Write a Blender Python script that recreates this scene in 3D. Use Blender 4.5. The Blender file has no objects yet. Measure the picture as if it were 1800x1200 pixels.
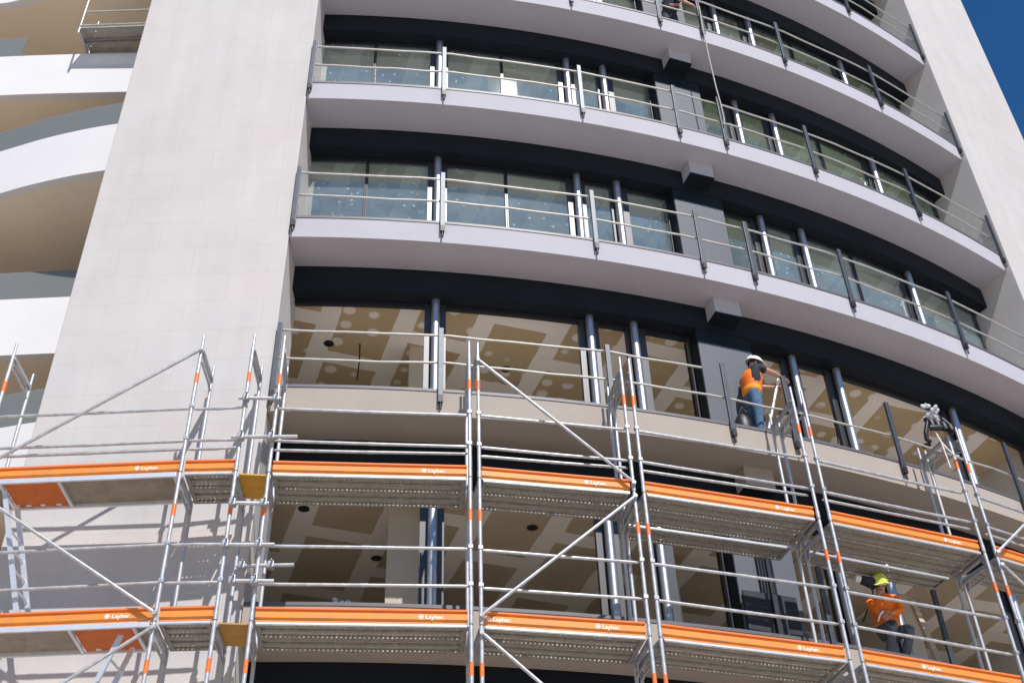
import bpy, bmesh, math, random
from mathutils import Vector, Matrix, Quaternion
random.seed(7)
R = math.radians
scene = bpy.context.scene
COL = scene.collection

# ------------------------------------------------------------------ camera, world, sun, exposure
PITCH, ROLL, FPX = 0.70784, -0.03711, 2189.19
fwd = Vector((0, math.cos(PITCH), math.sin(PITCH))); up0 = Vector((0, -math.sin(PITCH), math.cos(PITCH))); rt0 = Vector((1, 0, 0))
rt = math.cos(ROLL) * rt0 + math.sin(ROLL) * up0
up = -math.sin(ROLL) * rt0 + math.cos(ROLL) * up0
cam = bpy.data.objects.new("camera", bpy.data.cameras.new("camera")); COL.objects.link(cam)
m = Matrix.Identity(4)
for i in range(3):
    m[i][0] = rt[i]; m[i][1] = up[i]; m[i][2] = -fwd[i]
cam.matrix_world = m
cam.data.sensor_width = 36.0; cam.data.lens = 36.0 * FPX / 1800.0
cam.data.clip_start = 0.1; cam.data.clip_end = 5000
scene.camera = cam

SUN_EL, SUN_AZ = R(51), R(24)          # azimuth measured to the right of straight behind the camera
sundir = Vector((math.sin(SUN_AZ) * math.cos(SUN_EL), -math.cos(SUN_AZ) * math.cos(SUN_EL), math.sin(SUN_EL)))
w = bpy.data.worlds.new("World"); scene.world = w; w.use_nodes = True
nt = w.node_tree; bg = nt.nodes["Background"]
sky = nt.nodes.new("ShaderNodeTexSky"); sky.sky_type = 'NISHITA'; sky.sun_disc = False
sky.sun_elevation = SUN_EL; sky.sun_rotation = math.pi - SUN_AZ
sky.altitude = 500; sky.air_density = 1.5; sky.dust_density = 0.0; sky.ozone_density = 5.0
hs = nt.nodes.new("ShaderNodeHueSaturation"); hs.inputs["Saturation"].default_value = 1.29; hs.inputs["Hue"].default_value = 0.507
nt.links.new(sky.outputs[0], hs.inputs["Color"]); nt.links.new(hs.outputs[0], bg.inputs[0]); bg.inputs[1].default_value = 0.071
sl = bpy.data.lights.new("sun", 'SUN'); sl.energy = 4.4; sl.angle = R(0.5); sl.color = (1.0, 0.955, 0.91)
so = bpy.data.objects.new("sun", sl); COL.objects.link(so); so.location = (10, -20, 40)
so.rotation_mode = 'QUATERNION'; so.rotation_quaternion = sundir.to_track_quat('Z', 'Y')
scene.view_settings.view_transform = 'Standard'; scene.view_settings.look = 'None'
scene.view_settings.gamma = 1.0; scene.view_settings.exposure = 0.29

# ------------------------------------------------------------------ materials
def mat(name, col, rough=0.6, metal=0.0, var=0.0, vscale=3.0, bump=0.0, bscale=60.0, spec=0.5, fac2=None):
    m = bpy.data.materials.new(name); m.use_nodes = True
    n = m.node_tree.nodes; l = m.node_tree.links; b = n["Principled BSDF"]
    b.inputs["Base Color"].default_value = (*col, 1); b.inputs["Roughness"].default_value = rough
    b.inputs["Metallic"].default_value = metal; b.inputs["Specular IOR Level"].default_value = spec
    tc = n.new("ShaderNodeTexCoord")
    if var:
        no = n.new("ShaderNodeTexNoise"); no.inputs["Scale"].default_value = vscale; no.inputs["Detail"].default_value = 6
        no.inputs["Roughness"].default_value = 0.65
        l.new(tc.outputs["Object"], no.inputs["Vector"])
        mx = n.new("ShaderNodeMix"); mx.data_type = 'RGBA'
        c2 = fac2 or col
        mx.inputs[6].default_value = (*[max(0, c * (1 - var)) for c in c2], 1); mx.inputs[7].default_value = (*[min(1, c * (1 + var)) for c in col], 1)
        rp = n.new("ShaderNodeMapRange"); rp.inputs[1].default_value = 0.3; rp.inputs[2].default_value = 0.7
        l.new(no.outputs["Fac"], rp.inputs[0]); l.new(rp.outputs[0], mx.inputs[0]); l.new(mx.outputs[2], b.inputs["Base Color"])
    if bump:
        nb = n.new("ShaderNodeTexNoise"); nb.inputs["Scale"].default_value = bscale; nb.inputs["Detail"].default_value = 3
        l.new(tc.outputs["Object"], nb.inputs["Vector"])
        bp = n.new("ShaderNodeBump"); bp.inputs["Strength"].default_value = bump; bp.inputs["Distance"].default_value = 0.01
        l.new(nb.outputs["Fac"], bp.inputs["Height"]); l.new(bp.outputs[0], b.inputs["Normal"])
    return m

def stone_mat():
    m = mat("stone_tiles", (0.6, 0.58, 0.57), 0.75)
    n = m.node_tree.nodes; l = m.node_tree.links; b = n["Principled BSDF"]
    tc = n.new("ShaderNodeTexCoord"); sp = n.new("ShaderNodeSeparateXYZ"); cb = n.new("ShaderNodeCombineXYZ")
    ad = n.new("ShaderNodeMath"); ad.operation = 'ADD'
    l.new(tc.outputs["Object"], sp.inputs[0]); l.new(sp.outputs[0], ad.inputs[0]); l.new(sp.outputs[1], ad.inputs[1])
    l.new(ad.outputs[0], cb.inputs[0]); l.new(sp.outputs[2], cb.inputs[1])
    br = n.new("ShaderNodeTexBrick"); br.inputs["Scale"].default_value = 1.0
    br.inputs["Brick Width"].default_value = 1.15; br.inputs["Row Height"].default_value = 0.56
    br.inputs["Mortar Size"].default_value = 0.006; br.inputs["Mortar Smooth"].default_value = 0.5; br.inputs["Bias"].default_value = -0.2
    br.inputs["Color1"].default_value = (0.505, 0.493, 0.487, 1); br.inputs["Color2"].default_value = (0.515, 0.478, 0.472, 1)
    br.inputs["Mortar"].default_value = (0.452, 0.425, 0.412, 1)
    l.new(cb.outputs[0], br.inputs["Vector"])
    no = n.new("ShaderNodeTexNoise"); no.inputs["Scale"].default_value = 0.9; no.inputs["Detail"].default_value = 9; no.inputs["Roughness"].default_value = 0.7
    l.new(tc.outputs["Object"], no.inputs["Vector"])
    rp = n.new("ShaderNodeMapRange"); rp.inputs[1].default_value = 0.25; rp.inputs[2].default_value = 0.75; rp.inputs[3].default_value = 0.91; rp.inputs[4].default_value = 1.06
    l.new(no.outputs["Fac"], rp.inputs[0])
    st = n.new("ShaderNodeTexNoise"); st.inputs["Scale"].default_value = 2.2; st.inputs["Detail"].default_value = 5
    sv = n.new("ShaderNodeMapping"); sv.inputs["Scale"].default_value = (1, 1, 0.07); l.new(tc.outputs["Object"], sv.inputs[0]); l.new(sv.outputs[0], st.inputs["Vector"])
    s2 = n.new("ShaderNodeMapRange"); s2.inputs[1].default_value = 0.35; s2.inputs[2].default_value = 0.7; s2.inputs[3].default_value = 1.03; s2.inputs[4].default_value = 0.95
    l.new(st.outputs["Fac"], s2.inputs[0]); pr = n.new("ShaderNodeMath"); pr.operation = 'MULTIPLY'; l.new(rp.outputs[0], pr.inputs[0]); l.new(s2.outputs[0], pr.inputs[1])
    mx = n.new("ShaderNodeVectorMath"); mx.operation = 'SCALE'
    l.new(br.outputs["Color"], mx.inputs[0]); l.new(pr.outputs[0], mx.inputs["Scale"])
    l.new(mx.outputs[0], b.inputs["Base Color"])
    return m

def ceiling_mat(name, board, joint):
    """plasterboard with filled joints and filled screw spots"""
    m = mat(name, board, 0.85)
    n = m.node_tree.nodes; l = m.node_tree.links; b = n["Principled BSDF"]
    tc = n.new("ShaderNodeTexCoord"); mp = n.new("ShaderNodeMapping"); mp.inputs["Rotation"].default_value = (0, 0, R(-20.5 - 90))
    l.new(tc.outputs["Object"], mp.inputs[0])
    wob = n.new("ShaderNodeTexNoise"); wob.inputs["Scale"].default_value = 1.6; wob.inputs["Detail"].default_value = 3
    l.new(tc.outputs["Object"], wob.inputs["Vector"])
    w2 = n.new("ShaderNodeVectorMath"); w2.operation = 'SCALE'; w2.inputs["Scale"].default_value = 0.07
    l.new(wob.outputs["Color"], w2.inputs[0])
    w3 = n.new("ShaderNodeVectorMath"); w3.operation = 'ADD'; l.new(mp.outputs[0], w3.inputs[0]); l.new(w2.outputs[0], w3.inputs[1])
    br = n.new("ShaderNodeTexBrick"); br.inputs["Scale"].default_value = 1.0
    br.inputs["Brick Width"].default_value = 1.75; br.inputs["Row Height"].default_value = 1.2
    br.inputs["Mortar Size"].default_value = 0.165; br.inputs["Mortar Smooth"].default_value = 0.12
    l.new(w3.outputs[0], br.inputs["Vector"])
    vo = n.new("ShaderNodeTexVoronoi"); vo.inputs["Scale"].default_value = 2.5; vo.inputs["Randomness"].default_value = 0.3
    l.new(mp.outputs[0], vo.inputs["Vector"])
    dr = n.new("ShaderNodeMapRange"); dr.inputs[1].default_value = 0.2; dr.inputs[2].default_value = 0.29; dr.inputs[3].default_value = 0.85; dr.inputs[4].default_value = 0.0
    l.new(vo.outputs["Distance"], dr.inputs[0])
    # spots only in some places
    gate = n.new("ShaderNodeTexNoise"); gate.inputs["Scale"].default_value = 0.7; l.new(tc.outputs["Object"], gate.inputs["Vector"])
    gr = n.new("ShaderNodeMapRange"); gr.inputs[1].default_value = 0.38; gr.inputs[2].default_value = 0.42
    l.new(gate.outputs["Fac"], gr.inputs[0])
    ml = n.new("ShaderNodeMath"); ml.operation = 'MULTIPLY'; l.new(dr.outputs[0], ml.inputs[0]); l.new(gr.outputs[0], ml.inputs[1])
    mxf = n.new("ShaderNodeMath"); mxf.operation = 'MAXIMUM'; l.new(br.outputs["Fac"], mxf.inputs[0]); l.new(ml.outputs[0], mxf.inputs[1])
    big = n.new("ShaderNodeTexNoise"); big.inputs["Scale"].default_value = 1.1; big.inputs["Detail"].default_value = 5; l.new(tc.outputs["Object"], big.inputs["Vector"])
    bc = n.new("ShaderNodeMix"); bc.data_type = 'RGBA'; bc.inputs[6].default_value = (*[c * 0.82 for c in board], 1); bc.inputs[7].default_value = (*[c * 1.15 for c in board], 1)
    l.new(big.outputs["Fac"], bc.inputs[0])
    mx = n.new("ShaderNodeMix"); mx.data_type = 'RGBA'; mx.inputs[7].default_value = (*joint, 1)
    l.new(bc.outputs[2], mx.inputs[6])
    l.new(mxf.outputs[0], mx.inputs[0]); l.new(mx.outputs[2], b.inputs["Base Color"])
    return m

def glass_mat(name, tint, refl, dust, dustcol, speck=True):
    m = bpy.data.materials.new(name); m.use_nodes = True
    n = m.node_tree.nodes; l = m.node_tree.links
    for x in list(n):
        if x.type != 'OUTPUT_MATERIAL': n.remove(x)
    out = [x for x in n if x.type == 'OUTPUT_MATERIAL'][0]
    tr = n.new("ShaderNodeBsdfTransparent"); tr.inputs[0].default_value = (*tint, 1)
    gl = n.new("ShaderNodeBsdfGlossy"); gl.inputs["Roughness"].default_value = 0.02; gl.inputs[0].default_value = (1, 1, 1, 1)
    df = n.new("ShaderNodeBsdfDiffuse"); df.inputs[0].default_value = (*dustcol, 1)
    fr = n.new("ShaderNodeFresnel"); fr.inputs[0].default_value = 1.45
    fm = n.new("ShaderNodeMath"); fm.operation = 'MULTIPLY'; fm.inputs[1].default_value = refl; l.new(fr.outputs[0], fm.inputs[0])
    m1 = n.new("ShaderNodeMixShader"); l.new(fm.outputs[0], m1.inputs[0]); l.new(tr.outputs[0], m1.inputs[1]); l.new(gl.outputs[0], m1.inputs[2])
    m2 = n.new("ShaderNodeMixShader"); l.new(m1.outputs[0], m2.inputs[1]); l.new(df.outputs[0], m2.inputs[2]); l.new(m2.outputs[0], out.inputs[0])
    if dust and not speck: m2.inputs[0].default_value = dust
    elif dust:
        tc = n.new("ShaderNodeTexCoord")
        no = n.new("ShaderNodeTexNoise"); no.inputs["Scale"].default_value = 1.1; no.inputs["Detail"].default_value = 9; no.inputs["Roughness"].default_value = 0.75
        l.new(tc.outputs["Object"], no.inputs["Vector"])
        rp = n.new("ShaderNodeMapRange"); rp.inputs[1].default_value = 0.3; rp.inputs[2].default_value = 0.75; rp.inputs[3].default_value = dust * 0.45; rp.inputs[4].default_value = dust * 1.8
        l.new(no.outputs["Fac"], rp.inputs[0])
        vo = n.new("ShaderNodeTexVoronoi"); vo.inputs["Scale"].default_value = 7.0; l.new(tc.outputs["Object"], vo.inputs["Vector"])
        vr = n.new("ShaderNodeMapRange"); vr.inputs[1].default_value = 0.05; vr.inputs[2].default_value = 0.2; vr.inputs[3].default_value = 0.32; vr.inputs[4].default_value = 0.0
        l.new(vo.outputs["Distance"], vr.inputs[0])
        sg = n.new("ShaderNodeTexNoise"); sg.inputs["Scale"].default_value = 2.1; l.new(tc.outputs["Object"], sg.inputs["Vector"])
        sr = n.new("ShaderNodeMapRange"); sr.inputs[1].default_value = 0.43; sr.inputs[2].default_value = 0.52; l.new(sg.outputs["Fac"], sr.inputs[0])
        sm = n.new("ShaderNodeMath"); sm.operation = 'MULTIPLY'; l.new(vr.outputs[0], sm.inputs[0]); l.new(sr.outputs[0], sm.inputs[1])
        ad = n.new("ShaderNodeMath"); ad.operation = 'ADD'; ad.use_clamp = True
        l.new(rp.outputs[0], ad.inputs[0]); l.new(sm.outputs[0], ad.inputs[1]); l.new(ad.outputs[0], m2.inputs[0])
    else:
        m2.inputs[0].default_value = 0.0
    return m

def perforated_mat(name, col):
    """galvanised deck sheet with rows of punched holes (object X along the plank, Y across)"""
    m = mat(name, col, 0.55, 0.35, var=0.18, vscale=9)
    n = m.node_tree.nodes; l = m.node_tree.links; b = n["Principled BSDF"]
    out = [x for x in n if x.type == 'OUTPUT_MATERIAL'][0]
    tc = n.new("ShaderNodeTexCoord"); mp = n.new("ShaderNodeMapping"); mp.inputs["Scale"].default_value = (1, 1, 0)
    l.new(tc.outputs["Object"], mp.inputs[0])
    vo = n.new("ShaderNodeTexVoronoi"); vo.voronoi_dimensions = '2D'; vo.inputs["Scale"].default_value = 19.0; vo.inputs["Randomness"].default_value = 0.0
    l.new(mp.outputs[0], vo.inputs["Vector"])
    lt = n.new("ShaderNodeMath"); lt.operation = 'LESS_THAN'; lt.inputs[1].default_value = 0.17; l.new(vo.outputs["Distance"], lt.inputs[0])
    pn = n.new("ShaderNodeTexNoise"); pn.inputs["Scale"].default_value = 3.5; pn.inputs["Detail"].default_value = 4; l.new(tc.outputs["Object"], pn.inputs["Vector"])
    pg = n.new("ShaderNodeMapRange"); pg.inputs[1].default_value = 0.40; pg.inputs[2].default_value = 0.60; pg.inputs[3].default_value = 0.10; pg.inputs[4].default_value = 0.225
    l.new(pn.outputs["Fac"], pg.inputs[0]); l.new(pg.outputs[0], lt.inputs[1])
    tr = n.new("ShaderNodeBsdfTransparent"); mx = n.new("ShaderNodeMixShader")
    l.new(lt.outputs[0], mx.inputs[0]); l.new(b.outputs[0], mx.inputs[1]); l.new(tr.outputs[0], mx.inputs[2]); l.new(mx.outputs[0], out.inputs[0])
    return m

M = {
 'stone': stone_mat(),
 'white': mat("white_render", (0.655, 0.655, 0.67), 0.8, var=0.03, vscale=1.5),
 'lilac': mat("painted_render", (0.415, 0.41, 0.46), 0.8, var=0.04, vscale=1.2, bump=0.05),
 'beige': mat("bare_render", (0.37, 0.325, 0.285), 0.85, var=0.06, vscale=1.2, bump=0.08),
 'soffitbeige': mat("wing_render", (0.76, 0.66, 0.53), 0.85, var=0.05, vscale=0.8),
 'navy': mat("dark_cladding", (0.0072, 0.0108, 0.0165), 0.6, var=0.2, vscale=0.8, spec=0.2),
 'frame': mat("dark_frame", (0.016, 0.018, 0.024), 0.4),
 'trim': mat("slab_trim", (0.12, 0.115, 0.125), 0.5, 0.2),
 'panel': mat("grey_panel", (0.092, 0.102, 0.122), 0.6, var=0.05, vscale=1.5),
 'steelcol': mat("brushed_steel", (0.56, 0.57, 0.60), 0.40, 0.92, var=0.06, vscale=6),
 'aluframe': mat("gloss_frame", (0.02, 0.022, 0.03), 0.40, 0.0, spec=1.0),
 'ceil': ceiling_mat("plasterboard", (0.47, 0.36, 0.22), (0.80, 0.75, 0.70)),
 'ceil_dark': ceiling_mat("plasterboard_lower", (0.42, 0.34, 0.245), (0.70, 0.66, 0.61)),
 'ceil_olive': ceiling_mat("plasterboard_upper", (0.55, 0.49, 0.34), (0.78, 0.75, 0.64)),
 'floor': mat("concrete_floor", (0.66, 0.62, 0.56), 0.85, var=0.1, vscale=1),
 'inwall': mat("interior_wall", (0.50, 0.44, 0.36), 0.85, var=0.06, vscale=1),
 'glass': glass_mat("dusty_glass", (0.95, 0.97, 0.9), 0.4, 0.085, (0.56, 0.74, 0.92)),
 'glass_up': glass_mat("dusty_glass_upper", (0.86, 0.93, 0.87), 0.3, 0.04, (0.7, 0.8, 0.8)),
 'balglass': glass_mat("balustrade_glass", (0.6, 0.64, 0.64), 0.9, 0.42, (0.36, 0.385, 0.385), False),
 'galv': mat("galvanised_tube", (0.50, 0.51, 0.53), 0.42, 0.4, var=0.25, vscale=11),
 'galv_dark': mat("galvanised_fitting", (0.42, 0.43, 0.46), 0.5, 0.6, var=0.25, vscale=25),
 'rail': mat("railing_tube", (0.50, 0.49, 0.46), 0.5, 0.45, var=0.15, vscale=8),
 'postgrey': mat("railing_post", (0.075, 0.085, 0.10), 0.45, 0.4, var=0.15, vscale=8),
 'black': mat("black_rubber", (0.012, 0.012, 0.014), 0.5),
 'deck': perforated_mat("deck_sheet", (0.40, 0.385, 0.35)),
 'deckrib': mat("deck_rib", (0.30, 0.285, 0.26), 0.55, 0.35, var=0.25, vscale=18),
 'alu': mat("aluminium_edge", (0.72, 0.74, 0.78), 0.4, 0.5, var=0.08, vscale=10),
 'ply': mat("hatch_plywood", (0.27, 0.235, 0.185), 0.75, var=0.2, vscale=5),
 'orange': mat("orange_board", (0.80, 0.25, 0.02), 0.5, var=0.1, vscale=9, fac2=(0.66, 0.26, 0.07)),
 'orangelip': mat("orange_board_lip", (0.78, 0.22, 0.06), 0.5),
 'hatch': mat("orange_hatch", (0.55, 0.125, 0.012), 0.55, var=0.12, vscale=7),
 'sticker': mat("orange_sticker", (0.78, 0.17, 0.035), 0.5, var=0.15, vscale=30),
 'lettering': mat("white_lettering", (0.85, 0.78, 0.74), 0.6),
 'timber': mat("yellow_timber", (0.56, 0.29, 0.025), 0.6, var=0.15, vscale=6),
 'timber2': mat("brown_plywood", (0.42, 0.22, 0.05), 0.65, var=0.15, vscale=6),
 'pine': mat("pine_timber", (0.5, 0.42, 0.31), 0.7, var=0.15, vscale=8),
 'skin': mat("skin", (0.50, 0.27, 0.19), 0.55),
 'hivis': mat("hivis_orange", (0.88, 0.19, 0.012), 0.7, var=0.06, vscale=12),
 'hivis2': mat("hivis_amber", (0.93, 0.34, 0.015), 0.7, var=0.06, vscale=12),
 'hivisy': mat("hivis_yellow", (0.72, 0.78, 0.1), 0.6),
 'tape': mat("reflective_tape", (0.7, 0.7, 0.68), 0.35, 0.3),
 'jeans': mat("blue_jeans", (0.055, 0.12, 0.22), 0.85, var=0.3, vscale=14),
 'darkcloth': mat("navy_cloth", (0.022, 0.024, 0.045), 0.85, var=0.2, vscale=12),
 'greycloth': mat("speckled_grey_cloth", (0.11, 0.125, 0.15), 0.85, var=0.55, vscale=30),
 'helmetw': mat("white_helmet", (0.85, 0.85, 0.83), 0.35),
 'helmety': mat("yellow_helmet", (0.70, 0.80, 0.16), 0.35),
 'hair': mat("dark_hair", (0.03, 0.02, 0.015), 0.7),
 'rope': mat("rope_fibre", (0.42, 0.40, 0.37), 0.8, var=0.2, vscale=40),
 'plastic': mat("clear_wrap", (0.55, 0.58, 0.6), 0.25, 0.2, var=0.3, vscale=20),
 'speck': mat("speckled_sheet", (0.018, 0.02, 0.028), 0.5, var=0.3, vscale=6),
 'ground': mat("ground_paving", (0.51, 0.44, 0.375), 0.9, var=0.12, vscale=0.4, bump=0.2),
}

# ------------------------------------------------------------------ mesh helpers
class MB:
    def __init__(s): s.v = []; s.f = []; s.mi = []; s.sm = []
    def add(s, vs, fs, mi=0, smooth=False):
        o = len(s.v); s.v += [tuple(v) for v in vs]
        for f in fs: s.f.append([o + i for i in f]); s.mi.append(mi); s.sm.append(smooth)
        return s
    def hexa(s, p, mi=0):           # 8 points: bottom ring 0-3, top ring 4-7
        return s.add(p, [(3, 2, 1, 0), (4, 5, 6, 7), (0, 1, 5, 4), (1, 2, 6, 5), (2, 3, 7, 6), (3, 0, 4, 7)], mi)
    def box(s, x0, x1, y0, y1, z0, z1, mi=0):
        return s.hexa([(x0, y0, z0), (x1, y0, z0), (x1, y1, z0), (x0, y1, z0), (x0, y0, z1), (x1, y0, z1), (x1, y1, z1), (x0, y1, z1)], mi)
    def obox(s, o, ax, ay, l, wd, z0, z1, mi=0, l0=0.0, w0=0.0):   # plan-oriented box
        o = Vector((o[0], o[1])); P = []
        for z in (z0, z1):
            for a, b in ((l0, w0), (l, w0), (l, wd), (l0, wd)):
                q = o + a * ax + b * ay; P.append((q.x, q.y, z))
        return s.hexa(P, mi)
    def tube(s, pts, r, n=8, mi=0, cap=True):
        pts = [Vector(p) for p in pts]; rings = []; rr = r if isinstance(r, (list, tuple)) else [r] * len(pts)
        vs = []; pn = None
        for i, p in enumerate(pts):
            d = (pts[min(i + 1, len(pts) - 1)] - pts[max(i - 1, 0)]).normalized()
            if pn is None:
                a = Vector((0, 0, 1)) if abs(d.z) < 0.9 else Vector((1, 0, 0)); pn = (a - d * a.dot(d)).normalized()
            else: pn = (pn - d * pn.dot(d)).normalized()
            b = d.cross(pn)
            for k in range(n):
                t = 2 * math.pi * k / n; vs.append(p + rr[i] * (math.cos(t) * pn + math.sin(t) * b))
        fs = [(i * n + k, i * n + (k + 1) % n, (i + 1) * n + (k + 1) % n, (i + 1) * n + k) for i in range(len(pts) - 1) for k in range(n)]
        s.add(vs, fs, mi, True)
        if cap:
            o = len(pts) - 1
            s.add([vs[k] for k in range(n)], [tuple(reversed(range(n)))], mi); s.add([vs[o * n + k] for k in range(n)], [tuple(range(n))], mi)
        return s
    def prism(s, poly, z0, z1, mi=0):
        n = len(poly); vs = [(x, y, z0) for x, y in poly] + [(x, y, z1) for x, y in poly]
        a = sum(poly[i][0] * poly[(i + 1) % n][1] - poly[(i + 1) % n][0] * poly[i][1] for i in range(n))
        fs = [tuple(reversed(range(n))), tuple(range(n, 2 * n))] + [(i, (i + 1) % n, n + (i + 1) % n, n + i) for i in range(n)]
        if a < 0: fs = [tuple(reversed(f)) for f in fs]
        return s.add(vs, fs, mi)
    def arc(s, a0, a1, r0, r1, z0, z1, n=24, mi=0):     # block between two radii on the facade circle
        vs = []
        for i in range(n + 1):
            a = a0 + (a1 - a0) * i / n
            for rr, z in ((r1, z0), (r0, z0), (r0, z1), (r1, z1)):
                p = P(a, rr, z); vs.append(p)
        fs = []
        for i in range(n):
            for k in range(4): fs.append((i * 4 + k, (i + 1) * 4 + k, (i + 1) * 4 + (k + 1) % 4, i * 4 + (k + 1) % 4))
        fs += [(3, 2, 1, 0), (n * 4, n * 4 + 1, n * 4 + 2, n * 4 + 3)]
        return s.add(vs, fs, mi)
    def ball(s, c, rx, ry=None, rz=None, mi=0, nu=12, nv=8, v0=-90, v1=90):
        ry = ry or rx; rz = rz or rx; vs = []
        for j in range(nv + 1):
            t = R(v0 + (v1 - v0) * j / nv)
            for k in range(nu):
                p = 2 * math.pi * k / nu; vs.append((c[0] + rx * math.cos(t) * math.cos(p), c[1] + ry * math.cos(t) * math.sin(p), c[2] + rz * math.sin(t)))
        return s.add(vs, [(j * nu + k, j * nu + (k + 1) % nu, (j + 1) * nu + (k + 1) % nu, (j + 1) * nu + k) for j in range(nv) for k in range(nu)], mi, True)
    def xform(s, mx): s.v = [tuple(mx @ Vector(v)) for v in s.v]; return s
    def mesh(s, name, mats, bevel=0.0):
        me = bpy.data.meshes.new(name); me.from_pydata(s.v, [], s.f)
        for i, p in enumerate(me.polygons): p.material_index = s.mi[i]; p.use_smooth = s.sm[i]
        for k in (mats if isinstance(mats, (list, tuple)) else [mats]): me.materials.append(M[k])
        bm = bmesh.new(); bm.from_mesh(me); bmesh.ops.recalc_face_normals(bm, faces=bm.faces)
        if bevel:
            ed = [e for e in bm.edges if len(e.link_faces) == 2 and e.calc_face_angle(0) > 0.6]
            bmesh.ops.bevel(bm, geom=ed, offset=bevel, segments=2, affect='EDGES', profile=0.6)
        bm.to_mesh(me); bm.free(); me.update(); return me

def wmat(o):
    mb = o.matrix_basis.copy()
    return wmat(o.parent) @ o.matrix_parent_inverse @ mb if o.parent else mb
def tag(o, label=None, cat=None, group=None, kind=None):
    if label: o['label'] = label
    if cat: o['category'] = cat
    if group: o['group'] = group
    if kind: o['kind'] = kind
    return o
def obj(name, mb, mats, parent=None, bevel=0.0, local=False, loc=None):
    """one mesh object; coordinates are world unless local"""
    me = mb if isinstance(mb, bpy.types.Mesh) else mb.mesh(name, mats, bevel)
    o = bpy.data.objects.new(name, me); COL.objects.link(o)
    if parent:
        o.parent = parent
        if not local: o.matrix_parent_inverse = wmat(parent).inverted()
    if loc: o.location = loc
    return o
def thing(name, label, cat, loc=(0, 0, 0), rz=0.0, group=None):
    o = bpy.data.objects.new(name, None); COL.objects.link(o); o.empty_display_size = 0.3
    o.location = loc; o.rotation_euler = (0, 0, rz)
    return tag(o, label, cat, group)
def single(name, mb, mats, label, cat, group=None, bevel=0.0):
    """a thing that is one mesh, its origin moved to its own base"""
    xs = [v[0] for v in mb.v]; ys = [v[1] for v in mb.v]; zs = [v[2] for v in mb.v]
    c = Vector((sum(xs) / len(xs), sum(ys) / len(ys), min(zs)))
    mb.v = [tuple(Vector(v) - c) for v in mb.v]
    o = obj(name, mb, mats, None, bevel); o.location = c
    return tag(o, label, cat, group)
def dup(root, loc, rz=None):
    r = root.copy(); COL.objects.link(r); r.location = loc
    if rz is not None: r.rotation_euler = (0, 0, rz)
    for ch in list(root.children):
        c = ch.copy(); COL.objects.link(c); c.parent = r
        for g in list(ch.children):
            d = g.copy(); COL.objects.link(d); d.parent = c
    return r

# ------------------------------------------------------------------ measured layout (metres, camera at the origin)
S = 3.34                                   # storey height
CX, CY = -1.4207 * S, 11.1811 * S          # centre of the curved facade
RO, RH, RG = 7.208, 7.015, 6.93            # balcony edge, dark header, glass (in storeys)
GZ = -1.6                                  # ground
def P(a, r, z): return Vector((CX + r * S * math.sin(R(a)), CY - r * S * math.cos(R(a)), z))
def tang(a): return Vector((math.cos(R(a)), math.sin(R(a)), 0))
def inward(a): return Vector((-math.sin(R(a)), math.cos(R(a)), 0))
def bot(k): return (4.09 + k - 2) * S
def top(k): return bot(k) + 0.122 * S
def head(k): return bot(k + 1) - 0.145 * S
A0, A1 = 3.36, 38.1
ORD = ['lowest', 'second', 'third', 'fourth', 'fifth', 'sixth']

# ------------------------------------------------------------------ ground
g = MB().add([(-1500, -1500, GZ), (1500, -1500, GZ), (1500, 1500, GZ), (-1500, 1500, GZ)], [(0, 1, 2, 3)])
tag(obj('ground', g, 'ground'), kind='structure')

# ------------------------------------------------------------------ the building
B = thing('apartment_building', 'curved apartment block with stone piers, dark bands and stacked balconies', 'building', (0, 15, GZ))
TOPZ = bot(8)
# stone piers
y0 = 3.99 * S
pm = MB().box(0, 0.934 * S, 0, 0.30 * S, 0, TOPZ + 1.5 - GZ)
p1 = obj('stone_pier', pm, 'stone', B, bevel=0.015, local=True); p1.location = (-1.937 * S, y0 - 15, 0)
pm = MB().box(0, 0.9 * S, 0, 1.9 * S, 0, TOPZ + 1.5 - GZ)
p2 = obj('stone_pier', pm, 'stone', B, bevel=0.015, local=True); p2.location = (2.997 * S, 5.44 * S - 15, 0); p2.rotation_euler = (0, 0, R(35))

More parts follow.
